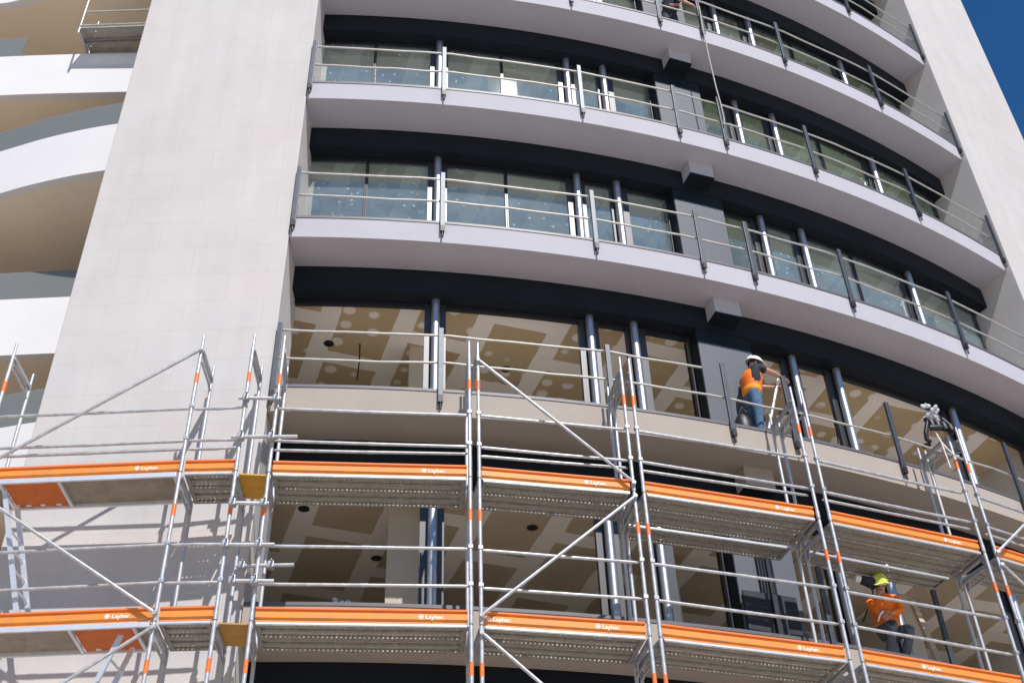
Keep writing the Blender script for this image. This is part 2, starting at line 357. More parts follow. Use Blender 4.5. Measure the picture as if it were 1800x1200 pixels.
WIN = [(3.1, 5.87), (5.87, 8.85), (8.85, 11.8), (11.8, 14.92), (14.92, 16.88), (16.88, 19.3), (21.64, 23.8), (23.8, 26.0), (26.0, 28.98), (28.98, 32.4), (32.4, 35.5), (35.5, 37.4)]
WIN_OPEN = [(3.1, 8.85), (8.85, 14.92), (14.92, 16.88), (16.88, 19.3), (21.64, 23.8), (23.8, 26.0), (26.0, 32.4), (32.4, 37.4)]
COLS = [8.85, 14.92, 16.75, 23.8, 26.0, 32.4]
for k in range(-1, 8):
    rm = 'lilac' if k >= 2 else 'beige'
    # slab with its fascia and soffit, trimmed by a dark edge strip
    sb = MB().arc(A0, A1, RO, 5.55, bot(k), top(k), 48)
    so_ = obj('balcony_slab', sb, [rm], B)
    obj('edge_trim', MB().arc(A0, A1, RO + 0.003, RO - 0.03, top(k) + 0.003, top(k) + 0.05, 48), 'trim', so_)
    obj('room_floor', MB().arc(0.2, A1, RG - 0.01, 5.6, top(k) + 0.004, top(k) + 0.02, 24), 'floor', so_)
    if k == 7: break
    # dark header band over the windows
    hb = MB().arc(A0 - 0.4, A1, RH, RG - 0.02, head(k), bot(k + 1), 48)
    obj('header_band', hb, 'navy', B)
    # room shell
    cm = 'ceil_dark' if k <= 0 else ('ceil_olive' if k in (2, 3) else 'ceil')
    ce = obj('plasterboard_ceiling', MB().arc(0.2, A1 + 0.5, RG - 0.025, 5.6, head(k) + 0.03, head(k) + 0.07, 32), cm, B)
    if k in (0, 1):
        for a, r in ((4.6, 6.62), (12.3, 6.5), (25.7, 6.55), (33.5, 6.66)) if k == 1 else ((4.3, 6.70), (12.9, 6.63), (7.0, 6.3), (27.5, 6.4)):
            c = P(a, r, head(k) + 0.022)
            n_ = 16
            d = MB().add([(c.x + 0.085 * math.cos(2 * math.pi * i / n_), c.y + 0.085 * math.sin(2 * math.pi * i / n_), c.z) for i in range(n_)], [tuple(reversed(range(n_)))])
            obj('downlight_opening', d, 'black', ce)
    if k == 1:
        for a, r, ln_ in ((5.9, 6.62, 0.75), (28.2, 6.6, 0.5)):
            c = P(a, r, head(k) + 0.03)
            obj('hanging_cable', MB().tube([c, c + Vector((0.01, 0, -ln_ * 0.5)), c + Vector((-0.01, 0.01, -ln_))], 0.012, 6), 'black', ce)
    obj('room_wall', MB().arc(0.2, A1 + 1.5, 5.72, 5.6, top(k) + 0.02, head(k) + 0.03, 32), 'inwall', B)
    obj('party_wall', MB().arc(0.0, 0.2, RG - 0.03, 5.6, top(k) + 0.02, head(k) + 0.06, 2), 'inwall', B)
    if k in (0, 1):
        for a, r0_, r1_, wd in ((8.0, 6.62, 6.2, 0.5), (30.4, 6.5, 5.9, 0.35)) if k == 1 else ((7.4, 6.75, 6.2, 0.45), (18.2, 6.55, 5.8, 0.3), (29.5, 6.6, 5.8, 0.3)):
            obj('partition_wall', MB().arc(a, a + wd * 2.6, r0_, r1_, top(k) + 0.02, head(k) + 0.03, 3), 'inwall', B)
    # solid grey panel on a navy box: dark return, and balcony shade painted in above
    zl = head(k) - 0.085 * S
    obj('panel_return_and_shade', MB().arc(19.22, 21.62, RH - 0.004, RG - 0.05, top(k) + 0.021, head(k) - 0.001, 4), 'navy', B)
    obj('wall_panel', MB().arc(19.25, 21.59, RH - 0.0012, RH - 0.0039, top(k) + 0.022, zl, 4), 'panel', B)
    # downstand box hanging from the soffit
    bx = MB(); a_ = 19.05 if k == 1 else 19.0
    t_ = tang(20); n_ = -inward(20); c = P(20.35, RH, 0)
    o_ = c - t_ * 0.22
    bx.obox((o_.x, o_.y), t_.to_2d(), n_.to_2d(), 0.47, 0.30, head(k) + 0.14 * S * 0.33, bot(k + 1) + 0.02, w0=-0.03)
    bo = obj('downstand_box', bx, 'lilac' if k >= 1 else 'beige', B)
    uu = MB().obox((o_.x, o_.y), t_.to_2d(), n_.to_2d(), 0.473, 0.303, head(k) + 0.14 * S * 0.33 - 0.02, head(k) + 0.14 * S * 0.33 + 0.004, l0=-0.003, w0=-0.03)
    obj('base_plate', uu, 'navy', bo)
    # windows
    for a, b in (WIN if k >= 2 else WIN_OPEN):
        fm = MB(); zs, zt = top(k) + 0.022, head(k)
        da = 0.055 / (RG * S) * 57.3
        thin = (5.87, 11.8, 28.98, 35.5) if k >= 2 else ()
        wl = da * (0.45 if a in thin else (3.0 if a in COLS or a == 16.88 else 1.2))
        wr = da * (0.45 if b in thin else (3.0 if b in COLS or b == 16.88 else 1.2))
        ml_, mr_ = (0 if a in thin else 1), (0 if b in thin else 1)
        fm.arc(a + 0.01, a + wl, RG + 0.012, RG - 0.012, zs, zt, 1, ml_); fm.arc(b - wr, b - 0.01, RG + 0.012, RG - 0.012, zs, zt, 1, mr_)
        fm.arc(a + wl, b - wr, RG + 0.01, RG - 0.01, zt - 0.075, zt, 4); fm.arc(a + wl, b - wr, RG + 0.01, RG - 0.01, zs, zs + 0.05, 4)
        wo = obj('window', fm, ['frame', 'aluframe'], B)
        if k >= 2:
            obj('pane', MB().arc(a + wl, b - wr, RG + 0.0015, RG - 0.0015, zs + 0.05, zt - 0.075, 4), 'glass' if (k == 2 and a != 21.64) or (k == 3 and a < 20) else 'glass_up', wo)
    # jambs either side of the grey panel
    jm = MB().arc(19.3, 19.66, RG + 0.035, RG - 0.03, top(k) + 0.021, head(k), 1)
    obj('jamb', jm, 'frame', B)
    for a in COLS:
        c = P(a, RG + 0.034, 0)
        obj('steel_column', MB().tube([(c.x, c.y, top(k) + 0.021), (c.x, c.y, head(k))], 0.066, 16), 'steelcol', B)
# lower storeys under the lowest balcony, down to the ground
obj('base_wall', MB().arc(A0, A1, 7.0, 6.8, GZ, bot(-1), 32), 'beige', B)

# left wing: wavy white parapets over deep beige soffits
WING = {5: [(-6, 4.9), (-3.277, 4.695), (-3.126, 4.666), (-2.4, 4.52), (-1.5, 4.5)],
        4: [(-6, 4.7), (-3.1, 4.662), (-2.66, 4.664), (-2.274, 4.672), (-1.5, 4.68)],
        3: [(-6, 5.2), (-3.2, 4.69), (-2.80, 4.568), (-2.53, 4.486), (-2.15, 4.41), (-1.5, 4.36)],
        2: [(-6, 4.78), (-2.66, 4.742), (-2.32, 4.738), (-1.5, 4.73)],
        1: [(-6, 5.3), (-2.36, 4.536), (-2.204, 4.502), (-1.5, 4.4)],
        0: [(-6, 4.9), (-2.7, 4.75), (-2.0, 4.7), (-1.5, 4.7)],
        6: [(-6, 4.8), (-3.0, 4.68), (-2.2, 4.68), (-1.5, 4.6)]}
YB = 5.75 * S
for k, pl in WING.items():
    q = [(x * S, y * S) for x, y in pl]
    # smooth the wave a little
    sm_ = list(q)
    for _ in range(3):                                  # corner cutting
        nw = [sm_[0]]
        for i in range(len(sm_) - 1):
            (xa, ya), (xb, yb) = sm_[i], sm_[i + 1]
            nw += [(0.75 * xa + 0.25 * xb, 0.75 * ya + 0.25 * yb), (0.25 * xa + 0.75 * xb, 0.25 * ya + 0.75 * yb)]
        sm_ = nw + [sm_[-1]]
    para = sm_ + [(x, y + 0.16) for x, y in reversed(sm_)]
    po = obj('white_parapet', MB().prism(para, bot(k), bot(k) + 0.385 * S), 'white', B)
    slab = [(x, y + 0.161) for x, y in sm_] + [(q[-1][0], YB), (q[0][0], YB)]
    obj('wing_soffit', MB().prism(slab, bot(k) + 0.004, bot(k) + 0.35), 'soffitbeige', B)
    gl = [p for p in sm_ if p[0] < (-2.98 * S if k == 4 else 0)]
    if len(gl) > 1:
        gs = [(x, y + 0.07) for x, y in gl] + [(x, y + 0.082) for x, y in reversed(gl)]
        obj('glass_balustrade', MB().prism(gs, bot(k) + 0.386 * S, bot(k) + 0.60 * S), 'balglass', B)
obj('wing_wall', MB().box(-6 * S, -1.0 * S, YB, YB + 0.3, GZ, TOPZ), 'soffitbeige', B)

# ------------------------------------------------------------------ balcony guard railings
POSTS = [3.45, 8.9, 14.75, 19.1, 21.3, 25.8, 31.75, 37.55]
RAILLAB = {0: 'grey guard posts without tubes on the lowest balcony behind the scaffold', 1: 'guard railing on the beige balcony where the worker in the white helmet stands', 2: 'guard railing on the lowest lilac balcony with rails from pier to pier',
           3: 'guard railing on the middle lilac balcony where the rope ends', 4: 'guard railing on the lilac balcony the rope hangs from', 5: 'guard railing on the topmost balcony in view, beside the right pier'}
for k in range(0, 6):
    z = top(k); c = P(20, RO + 0.01, z)
    rl = thing('balcony_railing', RAILLAB[k], 'railing', c, 0, 'guard railings along the curved balconies')
    for a in POSTS if k else (21.3, 25.8, 31.75):
        if k == 1 and a > 20: a += 0.25
        t_ = tang(a); n_ = inward(a); o_ = P(a, RO + 0.012, 0) - t_ * 0.036
        pmb = MB().obox((o_.x, o_.y), t_.to_2d(), n_.to_2d(), 0.072, 0.022, z - 0.14, z + 0.34 * S, w0=-0.022)
        po = obj('post', pmb, 'postgrey', rl, bevel=0.004)
        o2 = P(a, RO + 0.014, 0) - t_ * 0.032
        cl = MB().obox((o2.x, o2.y), t_.to_2d(), n_.to_2d(), 0.064, 0.03, z - 0.22, z - 0.10, w0=-0.03)
        pc = P(a, RO + 0.016, z - 0.33); cl.tube([pc, pc + Vector((0, 0, 0.15))], 0.016, 8)
        obj('clamp', cl, 'black', po)
    if k == 0: continue
    for hh, nm, aend in ((0.325, 'top_rail', 19.15 if k == 1 else 37.9), (0.168, 'mid_rail', 37.9)):
        pts = []; a = 3.45; rnd = random.Random(k * 10 + int(hh * 100))
        while a <= aend + 0.001:
            sag = 0
            for i in range(len(POSTS) - 1):
                if POSTS[i] <= a <= POSTS[i + 1]:
                    u = (a - POSTS[i]) / (POSTS[i + 1] - POSTS[i]); sag = -0.035 * 4 * u * (1 - u)
            pts.append(P(a, RO - 0.012 + rnd.uniform(-.002, .002), z + hh * S + sag + rnd.uniform(-0.012, 0.012) * (1 if hh < 0.2 else 0.5))); a += 1.148
        obj(nm, MB().tube(pts, 0.0175, 8), 'rail', rl)

# ------------------------------------------------------------------ scaffold
DU, DL = 8.74, 6.74
OP = {0: (-6.57, 12.43), 1: (-4.08, 12.41), 2: (-3.41, 12.43), 3: (-3.02, 12.49), 4: (-0.58, 12.75), 5: (-0.465, 12.78), 6: (1.467, 13.20), 7: (1.595, 13.235),
      8: (3.93, 14.00), 9: (4.10, 14.08), 10: (6.37, 15.02), 11: (6.57, 15.13), 12: (8.55, 16.25)}
BAYS = {'hatch': (0, 1), 'narrow': (1, 2), 'left': (3, 4), 'centre': (5, 6), 'right': (7, 8), 'far': (9, 10), 'edge': (11, 12)}
BN = {'hatch': 'leftmost bay', 'narrow': 'narrow bay left of the yellow board', 'left': 'bay right of the yellow board', 'centre': 'braced middle bay',
      'right': 'long bay right of the middle braces', 'far': 'bay left of the black straps', 'edge': 'bay at the right edge'}
def V2(i): return Vector(OP[i])
def bay(b):
    i, j = BAYS[b]; o = V2(i); d = V2(j) - o; L = d.length; ax = d / L; ay = Vector((-ax.y, ax.x)); return o, ax, ay, L
DEPTH = 0.66
fdir = {}
for b, (i, j) in BAYS.items():
    o, ax, ay, L = bay(b); fdir[i] = ay; fdir[j] = ay
fdir[1] = ((fdir[1] + bay('hatch')[2]) / 2).normalized()
# --- one frame, built along local +X (inward)
def make_frame():
    t = thing('scaffold_frame', '', 'scaffold frame')
    for x in (0, DEPTH):
        pb = MB().tube([(x, 0, 0), (x, 0, 1.97)], 0.0242, 10); pb.tube([(x, 0, 1.97), (x, 0, 2.19)], 0.0185, 8)
        pb.tube([(x, 0, 0.0), (x, 0, 0.1)], 0.027, 10)
        po = obj('post', pb, 'galv', t, local=True)
        if x == 0: obj('orange_band', MB().tube([(x, 0, 1.37), (x, 0, 1.53)], 0.0262, 10), 'sticker', po, local=True)
    tb = MB().box(0.02, DEPTH - 0.02, -0.026, 0.026, 1.925, 1.975)
    obj('transom', tb, 'galv_dark', t, local=True, bevel=0.004)
    lb = MB().tube([(0.02, 0, 1.76), (0.1, 0, 1.80), (DEPTH - 0.1, 0, 1.80), (DEPTH - 0.02, 0, 1.76)], 0.017, 8)
    obj('lower_tie', lb, 'galv_dark', t, local=True)
    for x, sg in ((0.024, 1), (DEPTH - 0.024, -1)):
        gp = MB().add([(x, -.005, 1.76), (x, -.005, 1.93), (x + sg * 0.1, -.005, 1.93), (x, .005, 1.76), (x, .005, 1.93), (x + sg * 0.1, .005, 1.93)],
                      [(0, 1, 2), (5, 4, 3), (0, 3, 4, 1), (1, 4, 5, 2), (2, 5, 3, 0)])
        obj('corner_plate', gp, 'galv_dark', t, local=True)
    for zz in (0.5, 1.0):
        obj('rail_lock', MB().box(-0.03, 0.03, -0.03, 0.03, zz - 0.025, zz + 0.025), 'galv_dark', t, local=True, bevel=0.006)
    return t
FR = make_frame(); first = True
FN = {0: 'far left end', 1: 'right end of the trapdoor bay', 2: 'left of the yellow board', 3: 'right of the yellow board', 4: 'left twin at the middle brace head',
      5: 'right twin at the middle brace head', 6: 'left twin at the middle brace foot', 7: 'right twin at the middle brace foot', 8: 'left twin near the white helmet',
      9: 'right twin near the white helmet', 10: 'left twin under the black straps', 11: 'right twin under the black straps', 12: 'beyond the right edge'}
LN = {DU: 'above the upper deck', DL: 'between the two decks', DL - 2: 'under the lower deck'}
for i in range(0, 12):
    for z in (DU, DL, DL - 2):
        d = fdir[i]; rz = math.atan2(d.y, d.x)
        f = FR if first else dup(FR, (0, 0, 0)); first = False
        f.location = (OP[i][0], OP[i][1], z); f.rotation_euler = (0, 0, rz)
        tag(f, 'scaffold frame, %s, %s' % (FN[i], LN[z]), 'scaffold frame', 'scaffold frames')

# --- toe boards with white lettering
def text_mesh(body, size):
    cu = bpy.data.curves.new('lettering', 'FONT'); cu.body = body; cu.size = size; cu.extrude = 0.0012; cu.offset = 0.0012
    o = bpy.data.objects.new('lettering', cu); COL.objects.link(o)
    dg = bpy.context.evaluated_depsgraph_get(); me = bpy.data.meshes.new_from_object(o.evaluated_get(dg))
    bpy.data.objects.remove(o); me.materials.clear(); me.materials.append(M['lettering']); return me
TXT = text_mesh("Layher.", 0.074)
def star_mesh():
    mb = MB()
    for k in range(4):
        a = math.pi * k / 4; c, s_ = math.cos(a), math.sin(a)
        pts = [(-0.035, -0.005), (0.035, -0.005), (0.035, 0.005), (-0.035, 0.005)]
        mb.add([(c * x - s_ * y, s_ * x + c * y, 0.0015 + 0.0002 * k) for x, y in pts], [(0, 1, 2, 3)])
    return mb.mesh('star_emblem', 'lettering')
STAR = star_mesh()
TEXTAT = {('hatch', DU): [0.80], ('hatch', DL): [0.80], ('left', DU): [0.79], ('left', DL): [0.79], ('centre', DU): [0.72], ('centre', DL): [0.07, 0.72], ('right', DU): [0.79], ('right', DL): [0.76], ('far', DU): [0.78], ('far', DL): [0.40], ('edge', DU): [0.3]}
for b in BAYS:
    o, ax, ay, L = bay(b); ang = math.atan2(ax.y, ax.x)
    for z, ln in ((DU, 'upper'), (DL, 'lower')):
        if b == 'edge' and z == DL: continue
        t = thing('toe_board', 'orange toe board along the %s deck, %s' % (ln, BN[b]), 'toe board', (o.x, o.y, z), ang, 'orange toe boards')
        e0, e1 = 0.035, L - 0.035   # between the posts
        pr = [(0.058, 0.020), (0.046, 0.020), (0.046, 0.046), (0.026, 0.064), (0.026, 0.132), (0.042, 0.146), (0.042, 0.160), (0.016, 0.166), (0.014, 0.186), (0.058, 0.188)]
        npf = len(pr); mb = MB()
        vs = [(e0, y, z_) for y, z_ in pr] + [(e1, y, z_) for y, z_ in pr]
        for q_ in range(npf):
            mb.add([vs[q_], vs[(q_ + 1) % npf], vs[npf + (q_ + 1) % npf], vs[npf + q_]], [(0, 1, 2, 3)], 1 if 6 <= q_ <= 8 else 0)
        mb.add(vs, [tuple(reversed(range(npf))), tuple(range(npf, 2 * npf))])
        obj('board', mb, ['orange', 'orangelip'], t, local=True)
        for u in TEXTAT.get((b, z), []):
            x = L * u
            lt = obj('lettering', TXT, None, t, local=True); lt.location = (x, 0.0245, 0.07); lt.rotation_euler = (R(90), 0, 0)
            st = obj('star_emblem', STAR, None, t, local=True); st.location = (x - 0.05, 0.0255, 0.097); st.rotation_euler = (R(90), 0, 0)

# --- deck planks
def plank(L, wd=0.315):
    x0, x1 = 0.05, L - 0.05
    top_ = MB().box(x0, x1, 0, wd, -0.004, 0)
    ribs = MB()
    for y in (0.0, wd - 0.03): ribs.box(x0, x1, y, y + 0.03, -0.042, -0.0045)
    ribs.box(x0, x1, wd / 2 - 0.016, wd / 2 + 0.016, -0.03, -0.0045)
    for x in (x0, x1 - 0.05): ribs.box(x, x + 0.05, 0.031, wd - 0.031, -0.04, -0.0045)
    return top_, ribs
for b in ('narrow', 'left', 'centre', 'right', 'far', 'edge'):
    o, ax, ay, L = bay(b); ang = math.atan2(ax.y, ax.x)
    tp, rb = plank(L); tme = tp.mesh('deck_sheet', 'deck'); rme = rb.mesh('side_rib', 'deckrib', 0.004)
    eme = MB().box(0.05, L - 0.05, -0.0035, -0.0005, -0.027, -0.002).mesh('edge_flange', 'alu')
    for z, ln in ((DU, 'upper'), (DL, 'lower')):
        if b == 'edge' and z == DL: continue
        offs = [(0.015, 'outer'), (0.335, 'inner')]
        if b in ('far', 'right') and z == DU: offs.append((0.735, 'wall-side'))
        for off, wn in offs:
            loc = o + ay * off
            t = thing('deck_plank', '%s steel plank, %s deck, %s' % (wn, ln, BN[b]), 'deck plank', (loc.x, loc.y, z), ang, 'steel deck planks')
            obj('deck_sheet', tme, None, t, local=True); obj('side_rib', rme, None, t, local=True)
            if wn != 'inner': obj('edge_flange', eme, None, t, local=True)
# --- hatch decks of the first bay
o, ax, ay, L = bay('hatch'); ang = math.atan2(ax.y, ax.x)
for z, ln, h0 in ((DU, 'upper', 0.33), (DL, 'lower', 1.58)):
    t = thing('hatch_deck', 'access deck with orange trapdoor underside, %s one in front of the stone pier' % ln, 'access deck', (o.x, o.y, z), ang, 'access decks with trapdoors')
    wd = 0.61
    bd = MB().box(0.05, h0 - 0.02, 0.03, wd - 0.03, -0.014, -0.002); bd.box(h0 + 0.66, L - 0.05, 0.03, wd - 0.03, -0.014, -0.002)
    bd.box(h0 - 0.0195, h0 + 0.6595, 0.03, 0.06, -0.014, -0.002)
    obj('plywood_panel', bd, 'ply', t, local=True)
    eb = MB()
    for y in (0.0, wd - 0.03): eb.box(0.05, L - 0.05, y, y + 0.03, -0.062, 0.0)
    for x in (0.05, h0 - 0.06, h0 + 0.66, L - 0.09): eb.box(x, x + 0.04, 0.0305, wd - 0.0305, -0.06, -0.015)
    obj('side_rail', eb, 'alu', t, local=True, bevel=0.004)
    tr = MB().box(h0 - 0.01, h0 + 0.65, 0.062, wd - 0.035, -0.03, -0.012)
    td = obj('trapdoor', tr, 'hatch', t, local=True)
    hb = MB()
    for x in (0.12, 0.3, 0.5): hb.box(h0 + x, h0 + x + 0.06, wd - 0.09, wd - 0.06, -0.045, -0.03)
    obj('hinge', hb, 'alu', td, local=True)
# --- yellow infill boards in the gap
a_, b_ = V2(2), V2(3); d = b_ - a_; L = d.length; ax = d / L; ay = Vector((-ax.y, ax.x))
for z, ln, mt in ((DU, 'upper', 'timber'), (DL, 'lower', 'timber2')):
    mb = MB().obox(a_ + ay * 0.03, ax, ay, L - 0.03, 0.52, z - 0.035, z - 0.012, l0=0.04)
    single('infill_board', mb, mt, '%s plywood board filling the gap in the %s deck' % ('bright yellow' if z == DU else 'brownish yellow', ln), 'infill board', 'yellow infill boards', bevel=0.003)

# --- guard rails
def rail_mb(p, q, r=0.0205):
    p, q = Vector(p), Vector(q); d = (q - p).normalized()
    mid = (p + q) / 2 + Vector((0, 0, random.uniform(-0.006, 0.004)))
    mb = MB().tube([p, p + d * 0.06, mid, q - d * 0.06, q], [0.012, r, r, r, 0.012], 8)
    mb.tube([mid - d * 0.05, mid + d * 0.05], r * 1.12, 8)
    return mb
for b in BAYS:
    o, ax, ay, L = bay(b)
    lv = [(DU, 1.0, 'top one over the upper deck'), (DU, 0.5, 'middle one over the upper deck'), (DU, 0.41, 'lowest one over the upper deck'), (DL, 1.0, 'higher one over the lower deck'), (DL, 0.5, 'lower one over the lower deck')]
    for z, h, nm in lv:
        if b == 'edge' and z == DL: continue
        off = 0.05 if h != 0.41 else 0.10
        p = o + ay * off + ax * 0.02; q = o + ay * off + ax * (L - 0.02)
        dz = random.uniform(-0.012, 0.012)
        single('guard_rail', rail_mb((p.x, p.y, z + h + dz), (q.x, q.y, z + h - dz)), 'galv', 'guard tube, %s, %s' % (nm, BN[b]), 'guard rail', 'scaffold guard rails')
# inner-side rails in front of the beige balcony (short bays only seen through)
# --- diagonal braces
def brace(i, zi, j, zj, lab):
    di, dj = fdir[i], fdir[j]; p = V2(i) - di * 0.045; q = V2(j) - dj * 0.045
    mb = MB(); P0 = Vector((p.x, p.y, zi)); P1 = Vector((q.x, q.y, zj)); d = (P1 - P0).normalized()
    mb.tube([P0, P0 + d * 0.05, P1 - d * 0.05, P1], [0.013, 0.0215, 0.0215, 0.013], 8)
    for c in (P0, P1): mb.tube([c - Vector((0, 0.02, 0)), c + Vector((0, 0.05, 0))], 0.026, 8)
    single('diagonal_brace', mb, 'galv', lab, 'brace', 'diagonal scaffold braces')
brace(1, 10.64, 0, 8.86, 'long diagonal brace crossing the plain stone pier above the upper deck')
brace(0, 8.58, 1, 6.82, 'diagonal brace beside the aluminium ladder, between the two left decks')
brace(1, 6.64, 0, 4.86, 'diagonal brace below the lower deck in front of the stone pier')
brace(5, 10.60, 6, 8.84, 'diagonal brace falling right above the upper deck in the middle bay')
brace(6, 8.64, 5, 6.84, 'diagonal brace rising right between the decks in the middle bay')
brace(5, 6.62, 6, 4.9, 'diagonal brace falling right under the lower deck in the middle bay')
brace(11, 8.78, 12, 10.7, 'diagonal brace rising to the right edge above the upper deck')
brace(11, 8.58, 12, 6.85, 'diagonal brace falling to the right edge under the upper deck')
# --- short coupling tubes across the gap, each with couplers
def coup_tube(p, q, ts, lab):
    p, q = Vector(p), Vector(q); c = (p + q) / 2
    t = thing('coupling_tube', lab, 'tube', c, 0, 'short coupled tubes in the scaffold gap')
    obj('tube', MB().tube([p, q], 0.024, 10), 'galv', t)
    for u in ts:
        k = p.lerp(q, u); cb = MB().box(k.x - 0.04, k.x + 0.04, k.y - 0.045, k.y + 0.045, k.z - 0.045, k.z + 0.045)
        cb.tube([k + Vector((0.02, -0.03, 0.03)), k + Vector((0.02, -0.1, 0.03))], 0.011, 6)
        obj('coupler', cb, 'galv_dark', t, bevel=0.012)
for z, e0, e1, lab in ((DU + 1.08, -0.08, 0.06, 'short coupled tube joining the frames above the yellow board'), (DU + 0.47, -0.1, 0.32, 'coupled tube overhanging right, just above the upper infill board'),
                       (DL + 1.5, 0.0, 0.06, 'coupled tube under the bright yellow board'), (DL + 0.93, -0.06, 0.18, 'coupled tube between the decks in the gap'), (DL + 0.45, 0.12, 0.22, 'lowest coupled tube over the brownish board')):
    p = V2(2) + Vector((e0, -0.055)); q = V2(3) + Vector((e1, -0.055))
    L = (q - p).length
    coup_tube((p.x, p.y, z), (q.x, q.y, z + 0.012), [min(max(-e0, 0.02) / L + 0.02, 0.9), 1 - (e1) / L], lab)
    if z in (DL + 0.93,):
        p = V2(2) + Vector((0.0, 0.6)); q = V2(3) + Vector((0.3, 0.58))
        coup_tube((p.x, p.y, z + 0.1), (q.x, q.y, z + 0.11), [0.1, 0.6], 'coupled tube on the inner side of the gap between the decks')
# --- ladders
def ladder(p, q, wv, lab):
    p, q = Vector(p), Vector(q); d = (q - p).normalized(); wv = Vector(wv).normalized(); c = d.cross(wv).normalized()
    t = thing('ladder', lab, 'ladder', q, 0, 'aluminium scaffold ladders')
    for s_ in (-0.17, 0.17):
        mb = MB(); a = p + wv * s_; b_ = q + wv * s_
        pts = []
        for e in (a, b_):
            for u, v in ((-.012, -.03), (.012, -.03), (.012, .03), (-.012, .03)): pts.append(e + wv * u + c * v)
        mb.hexa(pts); obj('stile', mb, 'alu', t)
    n = int((q - p).length / 0.28); mb = MB()
    for i in range(1, n): k = p.lerp(q, i / n); mb.tube([k - wv * 0.158, k + wv * 0.158], 0.014, 8)
    obj('rungs', mb, 'alu', t)
ladder((-6.22, 12.72, 8.66), (-5.62, 12.72, 6.76), (0.12, 1, 0), 'aluminium ladder hanging from the upper trapdoor in front of the stone pier')
ladder((-4.45, 12.72, 6.66), (-5.05, 12.72, 4.76), (0.12, 1, 0), 'aluminium ladder below the lower trapdoor at the bottom left')

# --- coupler bundle on top of the right-hand frames
t = thing('coupler_bundle', 'tangle of silver couplers and black straps hung on a scaffold post top', 'coupler bundle', (6.28, 15.05, 10.7))
mb = MB(); rr = random.Random(3)
for i in range(9):
    c = Vector((6.2 + rr.uniform(-.12, .16), 15.0 + rr.uniform(-.06, .06), 10.98 + rr.uniform(0, .26)))
    a = rr.uniform(0, 6.28); d = Vector((math.cos(a), 0.3, math.sin(a))) * 0.055
    mb.tube([c - d, c + d], 0.026, 8); mb.tube([c + Vector((0, -.05, 0)), c + Vector((0, .05, 0.02))], 0.014, 6)
obj('couplers', mb, 'alu', t)
mb = MB()
for i in range(4):
    x = 6.12 + i * 0.085
    mb.tube([(x, 14.99, 11.0 - 0.05 * i), (x + 0.03, 14.93, 10.92 - 0.03 * i), (x + 0.05, 14.94, 10.8 - 0.02 * i)], 0.05, 8)
mb.tube([(6.40, 15.0, 10.84), (6.24, 14.92, 10.79), (6.11, 14.93, 10.80)], 0.045, 8)
mb.tube([(6.12, 14.95, 10.95), (6.03, 14.93, 10.72), (6.02, 14.94, 10.6), (6.08, 14.95, 10.56)], 0.035, 7)
mb.tube([(6.34, 14.97, 10.98), (6.42, 14.96, 10.86), (6.41, 14.97, 10.7)], 0.04, 7)
obj('strap', mb, 'black', t)
mb = MB().tube([(6.18, 14.97, 10.8), (6.2, 14.9, 10.52), (6.26, 14.92, 10.42), (6.36, 14.95, 10.3), (6.42, 14.97, 10.31)], 0.012, 6); mb.tube([(6.2, 14.9, 10.52), (6.24, 14.95, 10.1)], 0.011, 6)
obj('white_cord', mb, 'lettering', t)

# --- platform cage on the wing balcony, top left
px0, px1, py0, py1, pz = -2.60 * S, -1.9 * S, 4.515 * S, 4.715 * S, 6.55 * S
t = thing('cantilever_platform', 'small scaffold platform with guard rails projecting over a white parapet at top left', 'platform', ((px0 + px1) / 2, py0, pz))
mb = MB()
for y in (py0, py0 + 0.345): mb.box(px0 + 0.04, px1, y, y + 0.32, pz - 0.004, pz)
dk = obj('deck_sheet', mb, 'deck', t)
mb = MB()
for y in (py0, py0 + 0.345):
    for yy in (y, y + 0.29): mb.box(px0 + 0.04, px1, yy, yy + 0.03, pz - 0.07, pz - 0.005)
obj('side_rib', mb, 'deckrib', t)
mb = MB()
for x in (px0, px0 + 1.5): mb.box(x, x + 0.05, py0, py1 + 0.5, pz - 0.125, pz - 0.073)
mb.box(px0, px1, py1 - 0.02, py1 + 0.06, pz - 0.12, pz - 0.0727)
obj('bracket_arm', mb, 'galv_dark', t)
for y in (py0 + 0.02, py1):
    obj('corner_post', MB().tube([(px0 + 0.02, y, pz - 0.2), (px0 + 0.02, y, pz + 1.1)], 0.024, 8), 'rail' if y < py0 + 0.1 else 'galv_dark', t)
mb = MB()
for h in (0.53, 1.0): mb.tube([(px0, py0 + 0.02, pz + h), (px1, py0 + 0.02, pz + h)], 0.02, 8)
mb.tube([(px0 + 0.02, py0, pz + 0.02), (px1, py0, pz + 0.02)], 0.022, 8)
obj('guard_tube', mb, 'rail', t)

